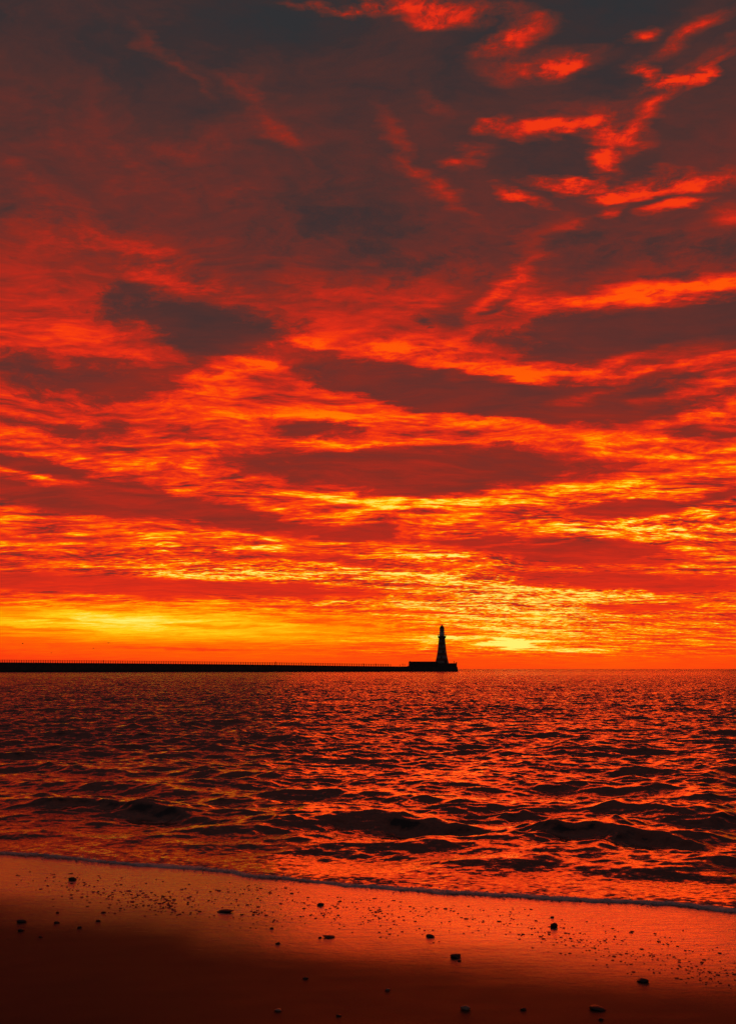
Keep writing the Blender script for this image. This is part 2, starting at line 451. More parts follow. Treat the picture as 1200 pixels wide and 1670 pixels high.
# ------------------------------------------------------------------ sand
def sand_material():
    m = bpy.data.materials.new('wet sand'); m.use_nodes = True
    nt = m.node_tree; N, L = nt.nodes, nt.links
    b = N['Principled BSDF']
    at = N.new('ShaderNodeAttribute'); at.attribute_name = 'shore_distance'
    tc = N.new('ShaderNodeTexCoord')
    geo = tc.outputs['Object']

    def noise(scale, detail, sc=(1, 1, 1), rough=0.55):
        mp = N.new('ShaderNodeMapping'); mp.inputs['Scale'].default_value = sc
        L.new(geo, mp.inputs[0])
        n = N.new('ShaderNodeTexNoise'); n.inputs['Scale'].default_value = scale; n.inputs['Detail'].default_value = detail
        n.inputs['Roughness'].default_value = rough
        L.new(mp.outputs[0], n.inputs['Vector']); return n.outputs['Fac']

    def M(op, a, b_, c=None):
        n = N.new('ShaderNodeMath'); n.operation = op
        for i, v in enumerate((a, b_, c)):
            if v is None: continue
            if hasattr(v, 'is_linked'): L.new(v, n.inputs[i])
            else: n.inputs[i].default_value = v
        return n.outputs[0]

    big = noise(0.7, 3, (1, 2.2, 1))
    dist = M('MULTIPLY_ADD', M('SUBTRACT', big, 0.5), 0.5, at.outputs['Fac'])
    mr = N.new('ShaderNodeMapRange'); mr.interpolation_type = 'SMOOTHSTEP'
    L.new(dist, mr.inputs['Value'])
    mr.inputs['From Min'].default_value = 0.85; mr.inputs['From Max'].default_value = 2.25
    mr.inputs['To Min'].default_value = 1.0; mr.inputs['To Max'].default_value = 0.0
    wet = mr.outputs['Result']
    # colour: brown sand, grain and faint drift lines
    grain = noise(260, 3)
    drift = noise(3.0, 5, (1, 4, 1))
    r = N.new('ShaderNodeValToRGB')
    r.color_ramp.elements[0].color = (0.026, 0.015, 0.008, 1); r.color_ramp.elements[1].color = (0.075, 0.045, 0.026, 1)
    r.color_ramp.elements[0].position = 0.3; r.color_ramp.elements[1].position = 0.72
    L.new(M('MULTIPLY_ADD', grain, 0.6, M('MULTIPLY', drift, 0.4)), r.inputs[0])
    L.new(r.outputs[0], b.inputs['Base Color'])
    rr = N.new('ShaderNodeMapRange'); L.new(wet, rr.inputs['Value'])
    rr.inputs['To Min'].default_value = 0.62; rr.inputs['To Max'].default_value = 0.22
    L.new(M('ADD', rr.outputs[0], M('MULTIPLY', M('SUBTRACT', drift, 0.5), 0.18)), b.inputs['Roughness'])
    b.inputs['IOR'].default_value = 1.4
    b.inputs['Specular IOR Level'].default_value = 0.25
    # the water film
    film = noise(5.0, 4, (1, 3.5, 1))
    L.new(M('MULTIPLY', wet, 1.0), b.inputs['Coat Weight'])
    b.inputs['Coat IOR'].default_value = 5.0
    cr = N.new('ShaderNodeMapRange'); L.new(film, cr.inputs['Value'])
    cr.inputs['From Min'].default_value = 0.35; cr.inputs['From Max'].default_value = 0.65
    cr.inputs['To Min'].default_value = 0.14; cr.inputs['To Max'].default_value = 0.28
    L.new(cr.outputs[0], b.inputs['Coat Roughness'])
    # relief: grain when dry, gentle undulation in the film
    fine = noise(140, 3)
    bp = N.new('ShaderNodeBump'); bp.inputs['Distance'].default_value = 0.0012; bp.inputs['Strength'].default_value = 0.6
    L.new(fine, bp.inputs['Height'])
    L.new(bp.outputs[0], b.inputs['Normal'])
    und = noise(9, 4, (1, 2.5, 1))
    bp2 = N.new('ShaderNodeBump'); bp2.inputs['Distance'].default_value = 0.028; bp2.inputs['Strength'].default_value = 0.5
    L.new(und, bp2.inputs['Height'])
    rill = noise(46, 4, (1, 2.2, 1), 0.6)
    bp3 = N.new('ShaderNodeBump'); bp3.inputs['Distance'].default_value = 0.0035; bp3.inputs['Strength'].default_value = 0.6
    L.new(rill, bp3.inputs['Height']); L.new(bp2.outputs[0], bp3.inputs['Normal']); L.new(bp3.outputs[0], b.inputs['Coat Normal'])
    return m


def build_sand():
    xs = np.concatenate([-np.geomspace(400, 5.2, 70), np.linspace(-5, 5, 420), np.geomspace(5.2, 400, 70)])
    ys = np.concatenate([-np.geomspace(60, 1.2, 30), np.linspace(-1, 3, 60)[0:], np.linspace(3.02, 12, 420), np.geomspace(12.1, 70, 40)])
    Xg, Yg = np.meshgrid(xs, ys)
    # keep the row spacing but let the strip follow the shore sideways
    Z = sand_z(Xg, Yg)
    me = grid_mesh('beach', Xg, Yg, Z)
    a = me.attributes.new('shore_distance', 'FLOAT', 'POINT')
    a.data.foreach_set('value', shore_s(Xg, Yg).ravel().astype(np.float32))
    o = obj('beach', me, sand_material())
    tag(o, kind='structure')


build_sand()


# ------------------------------------------------------------------ sea
def wave_field(X, Y, spacing, seed=5):
    r = np.random.default_rng(seed)
    Z = np.zeros_like(X); DX = np.zeros_like(X); DY = np.zeros_like(X); lost = np.zeros_like(X)
    n = 170
    lam = np.geomspace(0.11, 3.4, n) * r.uniform(0.93, 1.07, n)
    base = math.radians(-90 + 14)          # travelling to the beach
    for L_ in lam:
        spread = math.radians(26 + 26 * math.exp(-L_ / 0.6))
        th = base + r.normal(0, spread)
        k = 2 * np.pi / L_
        steep = 0.034 if L_ < 0.6 else (0.029 if L_ < 1.4 else 0.017)
        a = steep / k * r.uniform(0.6, 1.4)
        att = np.clip((L_ / spacing - 1.3) / 1.6, 0, 1)
        ph = r.uniform(0, 2 * np.pi)
        arg = k * (X * math.cos(th) + Y * math.sin(th)) + ph
        c = np.cos(arg) * a * att; s_ = np.sin(arg) * a * att
        Z += c; lost = lost + (steep ** 2) * (1 - att ** 2)
        DX -= s_ * math.cos(th) * 0.9; DY -= s_ * math.sin(th) * 0.9
    return Z, DX, DY, np.sqrt(lost / 2)


def water_material():
    m = bpy.data.materials.new('sea water'); m.use_nodes = True
    nt = m.node_tree; N, L = nt.nodes, nt.links
    b = N['Principled BSDF']
    b.inputs['Base Color'].default_value = (0.030, 0.012, 0.008, 1)
    b.inputs['Roughness'].default_value = 0.10
    b.inputs['IOR'].default_value = 1.6
    b.inputs['Specular IOR Level'].default_value = 0.5
    tc = N.new('ShaderNodeTexCoord')
    # capillary ripples and, far out, the chop too fine for the mesh: random slopes added to the wave normal
    at = N.new('ShaderNodeAttribute'); at.attribute_name = 'chop'
    def slopes(sc, stretch, rot, detail):
        mp = N.new('ShaderNodeMapping'); mp.inputs['Scale'].default_value = stretch; mp.inputs['Rotation'].default_value = (0, 0, rot)
        L.new(tc.outputs['Object'], mp.inputs[0])
        n = N.new('ShaderNodeTexNoise'); n.inputs['Scale'].default_value = sc; n.inputs['Detail'].default_value = detail
        n.inputs['Roughness'].default_value = 0.6; n.inputs['Distortion'].default_value = 0.3
        L.new(mp.outputs[0], n.inputs['Vector'])
        v = N.new('ShaderNodeVectorMath'); v.operation = 'SUBTRACT'; L.new(n.outputs['Color'], v.inputs[0]); v.inputs[1].default_value = (0.5, 0.5, 0.5)
        return v.outputs[0]
    def vscale(v, k):
        n = N.new('ShaderNodeVectorMath'); n.operation = 'SCALE'; L.new(v, n.inputs[0])
        if hasattr(k, 'is_linked'): L.new(k, n.inputs['Scale'])
        else: n.inputs['Scale'].default_value = k
        return n.outputs[0]
    def vadd(a, b_):
        n = N.new('ShaderNodeVectorMath'); n.operation = 'ADD'; L.new(a, n.inputs[0])
        if hasattr(b_, 'is_linked'): L.new(b_, n.inputs[1])
        else: n.inputs[1].default_value = b_
        return n.outputs[0]
    near = vscale(slopes(15.0, (1, 1.8, 0), 0.2, 3), 0.62)
    k = N.new('ShaderNodeMath'); k.operation = 'MULTIPLY'; L.new(at.outputs['Fac'], k.inputs[0]); k.inputs[1].default_value = 9.0
    far = vscale(vadd(slopes(5.0, (1, 1.6, 0), 0.2, 3), (0.0, -0.095, 0.0)), k.outputs[0])
    sm_ = vadd(near, far)
    fl = N.new('ShaderNodeVectorMath'); fl.operation = 'MULTIPLY'; L.new(sm_, fl.inputs[0]); fl.inputs[1].default_value = (0.8, 1.0, 0.0)
    ge = N.new('ShaderNodeNewGeometry')
    nn = N.new('ShaderNodeVectorMath'); nn.operation = 'NORMALIZE'; L.new(vadd(ge.outputs['Normal'], fl.outputs[0]), nn.inputs[0])
    L.new(nn.outputs[0], b.inputs['Normal'])
    return m


def build_water():
    # a fan of rows and columns centred under the tripod so that detail is finest on the near water
    core = np.radians(np.linspace(-27, 27, 720))
    sidea = np.radians(np.linspace(27.4, 88, 70))
    az = np.concatenate([-sidea[::-1], core, sidea])
    rows = []
    d = 0.0
    # rows measured seaward from the shore edge
    t = [-0.35]
    while t[-1] < 24000:
        dd = 7.0 + max(t[-1], 0)
        step = 0.0028 * dd if dd < 260 else (0.007 * dd if dd < 900 else 0.05 * dd)
        t.append(t[-1] + step)
    t = np.array(t)
    T, A = np.meshgrid(t, az, indexing='ij')
    # distance along each ray to the shore
    ds = np.full_like(az, 7.5)
    for _ in range(40):
        ds = 0.6 * ds + 0.4 * (shore_y(ds * np.sin(az)) / np.maximum(np.cos(az), 0.03))
    ds = np.clip(ds, 0, 90)
    R = ds[None, :] + T
    X = R * np.sin(A); Y = R * np.cos(A)
    spacing = np.maximum(0.0028 * R * 1.0, R * (core[1] - core[0]))
    spacing = np.where(R > 260, 0.007 * R, spacing)
    spacing = np.where(np.abs(A) > math.radians(27.2), R * 0.016, spacing)
    Z, DX, DY, LOST = wave_field(X, Y, spacing)
    off = -shore_s(X, Y)
    amp = 0.10 + 0.90 * np.clip((off - 0.4) / 1.9, 0, 1)
    edge = np.clip(off / 0.25, 0, 1)
    # larger set waves rolling in: crest lines follow the shore
    wob = 0.13 * np.sin(X * 0.9 + 0.6) + 0.08 * np.sin(X * 2.3 + 2.0) + 0.05 * np.sin(X * 5.3) + 0.13 * vnoise(X * 2.6, Y * 1.6, 44, 4)

    def roll(centre, h, wf, wb, seed):
        q = off - centre - wob * (0.7 + 0.3 * np.sin(seed)) - 0.1 * np.sin(X * 1.3 + seed)
        prof = np.where(q < 0, np.exp(-(q / wf) ** 2), np.exp(-(q / wb) ** 2))
        mod = 0.95 + 0.10 * np.sin(X * 1.1 + seed * 2.1) * np.sin(X * 0.31 + seed) + 0.13 * vnoise(X * 1.7 + seed * 9, Y * 0.4, 45, 3)
        return h * prof * mod
    S = roll(2.6, 0.105, 0.17, 0.42, 0.4) + roll(3.15, 0.035, 0.15, 0.35, 7.4) + roll(4.4, 0.05, 0.25, 0.5, 1.9) + roll(6.3, 0.06, 0.3, 0.7, 3.3) + roll(9.2, 0.05, 0.4, 0.9, 4.1) \
        + roll(13, 0.06, 0.5, 1.1, 5.7) + roll(19, 0.06, 0.7, 1.5, 0.9)
    S += roll(1.0, 0.018, 0.12, 0.25, 2.2) + roll(1.55, 0.02, 0.14, 0.3, 5.1)
    gust = 0.85 + 0.25 * vnoise(X * 0.22, Y * 0.35, 21, 3)
    Z = Z * amp * gust + S
    Z = Z * edge + 0.012 * edge
    Z = np.where(off < 0, np.maximum(-0.10, 0.3 * off), Z)
    X = X + DX * amp * edge; Y = Y + DY * amp * edge
    me = grid_mesh('sea', X, Y, Z)
    at_ = me.attributes.new('chop', 'FLOAT', 'POINT')
    at_.data.foreach_set('value', (LOST * np.clip(amp, 0, 1) * (1 + 0.75 * np.clip((R - 350) / 700, 0, 1))).ravel().astype(np.float32))
    o = obj('sea', me, water_material())
    tag(o, kind='structure')


build_water()


# ------------------------------------------------------------------ foam lip along the edge
def build_foam():
    m = material('sea foam', (0.70, 0.65, 0.63), 0.6, 90, (0.40, 0.34, 0.32), (0.9, 0.004))
    xs = np.linspace(-5.5, 5.5, 2600)
    nseg = 13
    th = np.linspace(0, np.pi, nseg)
    wid = 0.044 + 0.040 * vnoise(xs * 3.0, xs * 0, 31, 5) + 0.026 * vnoise(xs * 16, xs * 0, 32, 4)
    wid = wid * (1.0 + 0.30 * np.clip((xs - 0.5) / 2.0, 0, 1)) * (1 - 0.25 * np.clip((-xs - 1.0) / 2.0, 0, 1))
    wid = np.maximum(wid, 0.018)
    hgt = np.maximum(0.016 + 0.007 * vnoise(xs * 5, xs * 0, 33, 4), 0.006) * (1 + 0.3 * np.clip(xs / 2.5, 0, 1))
    c = np.cos(th)[:, None]; s_ = np.sin(th)[:, None]
    Y0 = shore_y(xs)[None, :] + 0.02
    X = np.repeat(xs[None, :], nseg, 0)
    bub = 0.006 * vnoise(X * 60, c * 5 + X * 3, 34, 3)
    Y = Y0 - c * wid[None, :] + 0.014 * vnoise(X * 24, c * 2, 35, 4)
    Z = 0.002 + s_ * hgt[None, :] + bub * s_
    # loose bubbles strewn on both sides of the lip, thick in some places and missing in others
    n = 5200
    bx = rng.uniform(-4.6, 4.6, n * 3)
    dens = 0.5 + 0.8 * vnoise(bx * 4.0, bx * 0, 61, 4)
    bx = bx[rng.random(len(bx)) < dens][:n]
    by = shore_y(bx) + 0.02 + rng.normal(-0.012, 0.045, len(bx)) * (0.6 + 0.9 * np.abs(vnoise(bx * 7, bx * 0, 62, 3)))
    br = np.clip(rng.lognormal(-5.55, 0.42, len(bx)), 0.002, 0.009)
    oct_v = np.array([(1, 0, 0), (-1, 0, 0), (0, 1, 0), (0, -1, 0), (0, 0, 1), (.7, .7, .45), (-.7, .7, .45), (.7, -.7, .45), (-.7, -.7, .45)], float)
    oct_f = [(0, 5, 7), (2, 6, 5), (1, 8, 6), (3, 7, 8), (5, 4, 7), (6, 4, 5), (8, 4, 6), (7, 4, 8), (0, 2, 5), (2, 1, 6), (1, 3, 8), (3, 0, 7)]
    cen = np.stack([bx, by, np.maximum(sand_z(bx, by), 0.012)], 1)
    vv = (cen[:, None, :] + oct_v[None] * br[:, None, None]).reshape(-1, 3)
    me1 = grid_mesh('foam', X, Y, Z)
    bmf = bmesh.new(); bmf.from_mesh(me1)
    me2 = bpy.data.meshes.new('bubbles')
    fc = (np.array(oct_f)[None] + 9 * np.arange(len(bx))[:, None, None]).reshape(-1, 3)
    me2.from_pydata(vv.tolist(), [], fc.tolist())
    bmf.from_mesh(me2); bmf.to_mesh(me1); bmf.free()
    me1.polygons.foreach_set('use_smooth', [True] * len(me1.polygons))
    o = obj('foam', me1, m)
    tag(o, 'thin grey line of foam along the water\'s edge on the sand', 'foam', kind='stuff')


build_foam()


# ------------------------------------------------------------------ stones on the sand
stone_mats = [material('dark stone', (0.022, 0.016, 0.014), 0.55, 40, (0.05, 0.036, 0.03), (0.6, 0.003)),
              material('brown stone', (0.045, 0.028, 0.02), 0.6, 40, (0.09, 0.06, 0.045), (0.6, 0.003)),
              material('pale stone', (0.22, 0.15, 0.11), 0.5, 30, (0.34, 0.25, 0.19), (0.5, 0.002))]


def stone_mesh(name, w, d, h, seed, blocky=0.0, sub=3):
    r = np.random.default_rng(seed)
    bm = bmesh.new()
    bmesh.ops.create_icosphere(bm, subdivisions=sub, radius=1.0)
    ph = r.uniform(0, 6.28, 6)
    planes = [(Vector(r.normal(size=3)).normalized(), r.uniform(0.62, 0.9)) for _ in range(9)]
    for v in bm.verts:
        p = v.co.copy()
        f = 1 + 0.16 * math.sin(2.1 * p.x + ph[0]) * math.cos(1.7 * p.y + ph[1]) + 0.08 * math.sin(4.3 * p.z + ph[2] + 3 * p.x) + 0.04 * math.sin(9 * p.y + ph[3])
        p *= f
        for n, dd in planes:
            q = p.dot(n)
            if q > dd: p -= n * (q - dd) * (0.35 + 0.6 * blocky)
        v.co = Vector((p.x * w, p.y * d, p.z * h))
    me = bpy.data.meshes.new(name)
    bm.to_mesh(me); bm.free()
    me.polygons.foreach_set('use_smooth', [blocky < 0.5] * len(me.polygons))
    return me


# column, row of the base, width in px, height in px, blocky, material, label
stones = [
    (118, 1436, 15, 7, 0.8, 0, 'dark squarish stone nearest the foam line at the left'),
    (367, 1489, 27, 5, 0.2, 0, 'long flat dark stone among the small dark pebbles left of centre'),
    (523, 1477, 11, 6, 0.4, 0, 'small dark stone alone on the wet sand close to the foam left of centre'),
    (34, 1505, 18, 7, 0.3, 0, 'larger upper stone of the dark pair at the left edge of the beach'),
    (34, 1519, 12, 6, 0.3, 0, 'lower stone of the dark pair at the left edge of the beach'),
    (92, 1506, 11, 5, 0.6, 0, 'small dark stone just right of the pair at the left edge'),
    (160, 1503, 10, 4, 0.3, 0, 'small dark stone, rightmost of the row at the left edge of the wet sand'),
    (129, 1514, 8, 4, 0.3, 0, 'tiny dark stone a little below the row at the left of the beach'),
    (66, 1529, 7, 3, 0.3, 0, 'tiny stone lowest of the cluster at the left edge of the beach'),
    (94, 1489, 7, 3, 0.3, 0, 'tiny dark stone straight above the left edge row of stones'),
    (169, 1489, 8, 3, 0.3, 0, 'tiny flat stone above the rightmost stone of the left edge row'),
    (536, 1530, 20, 4, 0.5, 0, 'thin flat dark stone where the shiny sand turns dark, near centre'),
    (522, 1530, 6, 3, 0.3, 0, 'tiny stone touching the left end of the thin flat stone near centre'),
    (443, 1515, 8, 3, 0.3, 0, 'tiny dark stone at the lower rim of the shiny sand left of centre'),
    (453, 1540, 8, 4, 0.3, 0, 'small round stone on the dark sand left of centre'),
    (498, 1597, 10, 4, 0.2, 1, 'small brown stone alone in the dark sand below centre'),
    (453, 1650, 14, 5, 0.3, 2, 'pale flat pebble near the bottom edge left of centre'),
    (552, 1658, 9, 4, 0.3, 0, 'small dark stone at the bottom edge near centre'),
    (903, 1513, 13, 11, 0.3, 0, 'upright round dark stone in the brightest wet sand right of centre'),
    (701, 1529, 15, 6, 0.6, 0, 'flat dark stone just right of centre at the rim of the shiny sand'),
    (743, 1563, 19, 10, 0.9, 0, 'blocky dark stone, the largest right of centre'),
    (749, 1568, 7, 3, 0.3, 0, 'tiny stone tucked below the blocky dark stone'),
    (1049, 1603, 21, 8, 0.7, 0, 'dark angular stone on the dark sand at the right'),
    (977, 1649, 27, 8, 0.6, 0, 'wide dark slab of stone near the bottom edge at the right'),
    (980, 1664, 10, 5, 0.3, 1, 'small brown stone below the wide dark slab'),
    (760, 1648, 18, 8, 0.2, 2, 'pale orange-lit pebble near the bottom edge right of centre'),
    (853, 1648, 11, 5, 0.3, 0, 'small dark stone at the bottom between the pale pebble and the slab'),
    (632, 1616, 9, 5, 0.3, 2, 'small pale pebble in the dark sand just right of centre'),
    (900, 1497, 7, 2, 0.2, 0, 'tiny flat stone just above the upright round stone'),
]
for i, (u, v, w, h, bl, mi, lab) in enumerate(stones):
    x, y, z = px_sand(u, v)
    s = y / F
    W_ = w * s / 2 * 1.0; H_ = max(h * s / 2 * 0.85, 0.005)
    Dp = W_ * (0.62 + 0.2 * (i % 3) / 2)
    me = stone_mesh('stone', W_, Dp, H_ * 1.15, 100 + i, bl)
    o = obj('stone', me, stone_mats[mi])
    o.location = (x, y + Dp * 0.8, z + H_ * 0.45)
    o.rotation_euler = (0.05 * math.sin(i * 3), 0.09 * math.sin(i * 5.3), 0.35 * math.sin(i * 1.9))
    tag(o, lab, 'stone', 'stones lying on the beach')

# small dark pebbles in the shiny sand, bubbles and pits shaped as stones
protos = []
for k in range(8):
    me = stone_mesh('pebble', 1.0, 0.62 + 0.05 * k, 0.34, 300 + k, 0.2, 2)
    me.materials.append(stone_mats[1])
    protos.append(me)


def band_row(u):
    return float(np.interp(u, [-50, 60, 150, 300, 450, 560, 700, 850, 1000, 1100, 1250], [1440, 1447, 1452, 1465, 1474, 1482, 1492, 1512, 1538, 1565, 1592]))


spots = []
tries = 0
clusters = [(rng.uniform(-20, 1220), rng.normal(0, 15), rng.uniform(14, 46)) for _ in range(64)]
while len(spots) < 1150 and tries < 40000:
    tries += 1
    if rng.random() < 0.72:
        cu, cv, cs = clusters[rng.integers(len(clusters))]
        u = cu + rng.normal(0, cs); v = band_row(cu) + cv + (u - cu) * 0.09 + rng.normal(0, cs * 0.28)
    else:
        u = rng.uniform(-30, 1230); v = band_row(u) + rng.normal(0, 20)
    if u < 110 and rng.random() < 0.75: continue
    lo = np.interp(u, [0, 400, 600, 900, 1200], [1412, 1440, 1464, 1484, 1510])
    if v < lo or v > band_row(u) + 45: continue
    x, y, z = px_sand(u, v)
    w = float(np.clip(rng.lognormal(0.95, 0.40), 1.2, 6.0))      # half width*2 in px
    spots.append((w, x, y, z))
spots.sort(key=lambda q: -q[0])
pc = 0
for i, (w, x, y, z) in enumerate(spots[:300]):
    o = bpy.data.objects.new('pebble', protos[i % 8]); COL.objects.link(o)
    s = w * y / F / 2 * 1.25
    o.scale = (s, s * 1.3, s * 0.5)
    o.rotation_euler = (0, 0, rng.uniform(-0.6, 0.6))
    o.location = (x, y, z + s * 0.10)
    tag(o, 'small dark bubble pit in the shiny wet sand below the foam line, modelled as a pebble', 'pebble', 'small dark pebbles on the wet sand')
bm = bmesh.new()
for (w, x, y, z) in spots[300:]:
    s = w * y / F / 2 * 1.25
    mt = Matrix.Translation((x, y, z + s * 0.10)) @ Matrix.Diagonal((s, s * 0.8, s * 0.3, 1))
    bmesh.ops.create_icosphere(bm, subdivisions=1, radius=1.0, matrix=mt)
o = obj('flecks', bm, stone_mats[0], smooth_=True)
tag(o, 'fine dark specks of bubbles and pits in the shiny wet sand, modelled as grit', 'grit', kind='stuff')


# ------------------------------------------------------------------ pier
granite = material('pier granite', (0.07, 0.06, 0.055), 0.85, 0.6, (0.13, 0.11, 0.10), (0.5, 0.05))
concrete = material('pier coping', (0.13, 0.12, 0.11), 0.85, 1.5, (0.19, 0.17, 0.15), (0.4, 0.02))
weed = material('weed covered stone', (0.018, 0.02, 0.012), 0.6, 1.2, (0.045, 0.045, 0.03), (0.7, 0.06))
iron = material('painted iron', (0.03, 0.03, 0.03), 0.5, 5, (0.05, 0.045, 0.04))

YP = [(-260, 440), (0, 482), (300, 512), (450, 530), (620, 560), (668, 572), (745, 590)]     # column -> distance of the seaward top line


def dist_at(u):
    return float(np.interp(u, [p[0] for p in YP], [p[1] for p in YP]))


def deck_h(u):     # deck height above water from the rows of its top edge
    v = float(np.interp(u, [-260, 0, 150, 300, 450, 600, 668], [1078.0, 1080.2, 1081.3, 1082.6, 1084.2, 1086.4, 1087.0]))
    return CAM_H + (HZ - v) / F * dist_at(u)


def P_at(u, z=0.0, back=0.0):
    d = dist_at(u) + back
    return Vector(((u - 600) / F * dist_at(u), d, z))


def sweep(name, us, prof, mat, parent):
    """prof(u) -> list of (back, z) closed cross-section"""
    bm = bmesh.new(); rings = []
    for u in us:
        rings.append([bm.verts.new(P_at(u, z, b)) for b, z in prof(u)])
    n = len(rings[0])
    for a, b in zip(rings, rings[1:]):
        for i in range(n):
            j = (i + 1) % n
            bm.faces.new((a[i], a[j], b[j], b[i]))
    bm.faces.new(rings[0][::-1]); bm.faces.new(rings[-1])
    return obj(name, bm, mat, parent)


pier = empty('pier', P_at(300), 'long dark stone pier reaching out from the left to the lighthouse', 'pier')
off_p = -Vector(pier.location)


def reparent(o, parent):
    o.parent = parent
    o.location = -Vector(parent.location)
    return o


us = list(np.linspace(-1500, -270, 12)) + list(np.linspace(-260, 669, 60))
reparent(sweep('wall', us, lambda u: [(-0.9, -2), (-0.45, 1.5), (0, deck_h(u) - 0.45), (10, deck_h(u) - 0.45), (11, -2)], granite, None), pier)
reparent(sweep('weed_band', us, lambda u: [(-1.0, -1), (-0.8, 0.9), (-0.7, 0.9), (-0.8, -1)], weed, None), pier)
reparent(sweep('coping', us, lambda u: [(-0.18, deck_h(u) - 0.45), (-0.18, deck_h(u)), (10.1, deck_h(u)), (10.1, deck_h(u) - 0.45)], concrete, None), pier)

# railing along the pier
rail = empty('railing', P_at(300, deck_h(300)), 'low iron railing with close posts along the top of the pier', 'railing')
pu = np.arange(0.0, 640, 3.93)
pu = np.concatenate([np.arange(-1400.0, 0, 3.93), pu])


def post_bm():
    b = bmesh.new()
    add_box(b, -0.22, 0.22, -0.22, 0.22, 0.0, 0.12)
    add_lathe(b, [(0.16, 0.12), (0.13, 0.5), (0.125, 1.12), (0.18, 1.15), (0.18, 1.32), (0.08, 1.42)], 8)
    return b


vis = [u for u in pu if 0 <= u <= 630]
ind = vis[:100]
proto_post = obj('post', post_bm(), iron, rail)
first = True
for u in ind:
    if first: p = proto_post; first = False
    else:
        p = proto_post.copy(); COL.objects.link(p); p.parent = rail
    p.location = P_at(u, deck_h(u), 0.4) - rail.location
bm = bmesh.new()
for u in pu:
    if u in ind: continue
    q = P_at(u, deck_h(u), 0.4)
    add_box(bm, q.x - 0.17, q.x + 0.17, q.y - 0.17, q.y + 0.17, q.z, q.z + 1.4)
o = obj('posts', bm, iron); reparent(o, rail); tag(o, kind='stuff')
for zz, rr in ((1.22, 0.09), (0.66, 0.06)):
    ur = np.linspace(-1402, 634, 100)
    bm = bmesh.new()
    for a, b in zip(ur, ur[1:]):
        add_tube(bm, P_at(a, deck_h(a) + zz, 0.4), P_at(b, deck_h(b) + zz, 0.4), rr, 6)
    reparent(obj('rail', bm, iron), rail)

# pier head
DH = 582.0
K = DH / F                       # metres per photo pixel there


def hx(u): return (u - 600) * K
def hz(v): return CAM_H + (HZ - v) * K


head = empty('pier_platform', (hx(705), DH, 0), 'broad dark stone platform at the end of the pier under the lighthouse', 'platform')
HC = Vector(head.location)


def local_box(bm, u0, u1, v0, v1, y0, y1):
    add_box(bm, hx(u0) - HC.x, hx(u1) - HC.x, y0, y1, hz(v1), hz(v0))


bm = bmesh.new()
vs = add_box(bm, hx(664) - HC.x, hx(744.2) - HC.x, -6, 12, -2, hz(1087.2))
for v in vs:
    if v.co.z < 0:
        v.co.y += -0.8 if v.co.y < 0 else 0.8
        if v.co.x > 0: v.co.x += 0.9
bmesh.ops.bevel(bm, geom=[e_ for e_ in bm.edges if abs(e_.verts[0].co.z - e_.verts[1].co.z) > 2], offset=0.8, segments=4, affect='EDGES')
obj('base_block', bm, granite, head)
bm = bmesh.new(); local_box(bm, 667.4, 711.5, 1079.4, 1087.15, -4.5, 10); obj('upper_terrace', bm, granite, head)
bm = bmesh.new(); local_box(bm, 666.9, 711.8, 1078.9, 1079.35, -4.8, 10.3); obj('coping', bm, concrete, head)
bm = bmesh.new(); local_box(bm, 711.6, 742.9, 1082.4, 1087.15, -4.9, 10.5); obj('tower_plinth', bm, granite, head)
bm = bmesh.new(); local_box(bm, 730, 743.6, 1081.6, 1082.35, -5.2, -4.7); local_box(bm, 743.1, 743.6, 1081.6, 1087.1, -4.6, 10.4)
obj('parapet', bm, concrete, head)
bm = bmesh.new()
for uu, ss in ((742.9, 0.30), (667.9, 0.22)):
    add_box(bm, hx(uu) - HC.x - ss, hx(uu) - HC.x + ss, -4.4 - ss, -4.4 + ss, hz(1082) if uu > 700 else hz(1078.95), hz(1079.9) if uu > 700 else hz(1078.0))
obj('bollard', bm, granite, head)
# recessed bays and a door along the terrace wall
for k, uu in enumerate((673, 681, 689, 697, 705)):
    bm = bmesh.new(); add_box(bm, hx(uu) - HC.x - 0.7, hx(uu) - HC.x + 0.7, -4.62, -4.503, hz(1087.1), hz(1081.6))
    obj('pilaster', bm, granite, head)
# steps down to the pier deck
bm = bmesh.new()
for k in range(5):
    add_box(bm, hx(662.6) - HC.x + k * 0.35, hx(662.6) - HC.x + k * 0.35 + (5 - k) * 0.02 + 0.33, -3.6, 4, hz(1088), hz(1087.2) + 0.12 * (k + 1))
obj('steps', bm, concrete, head)


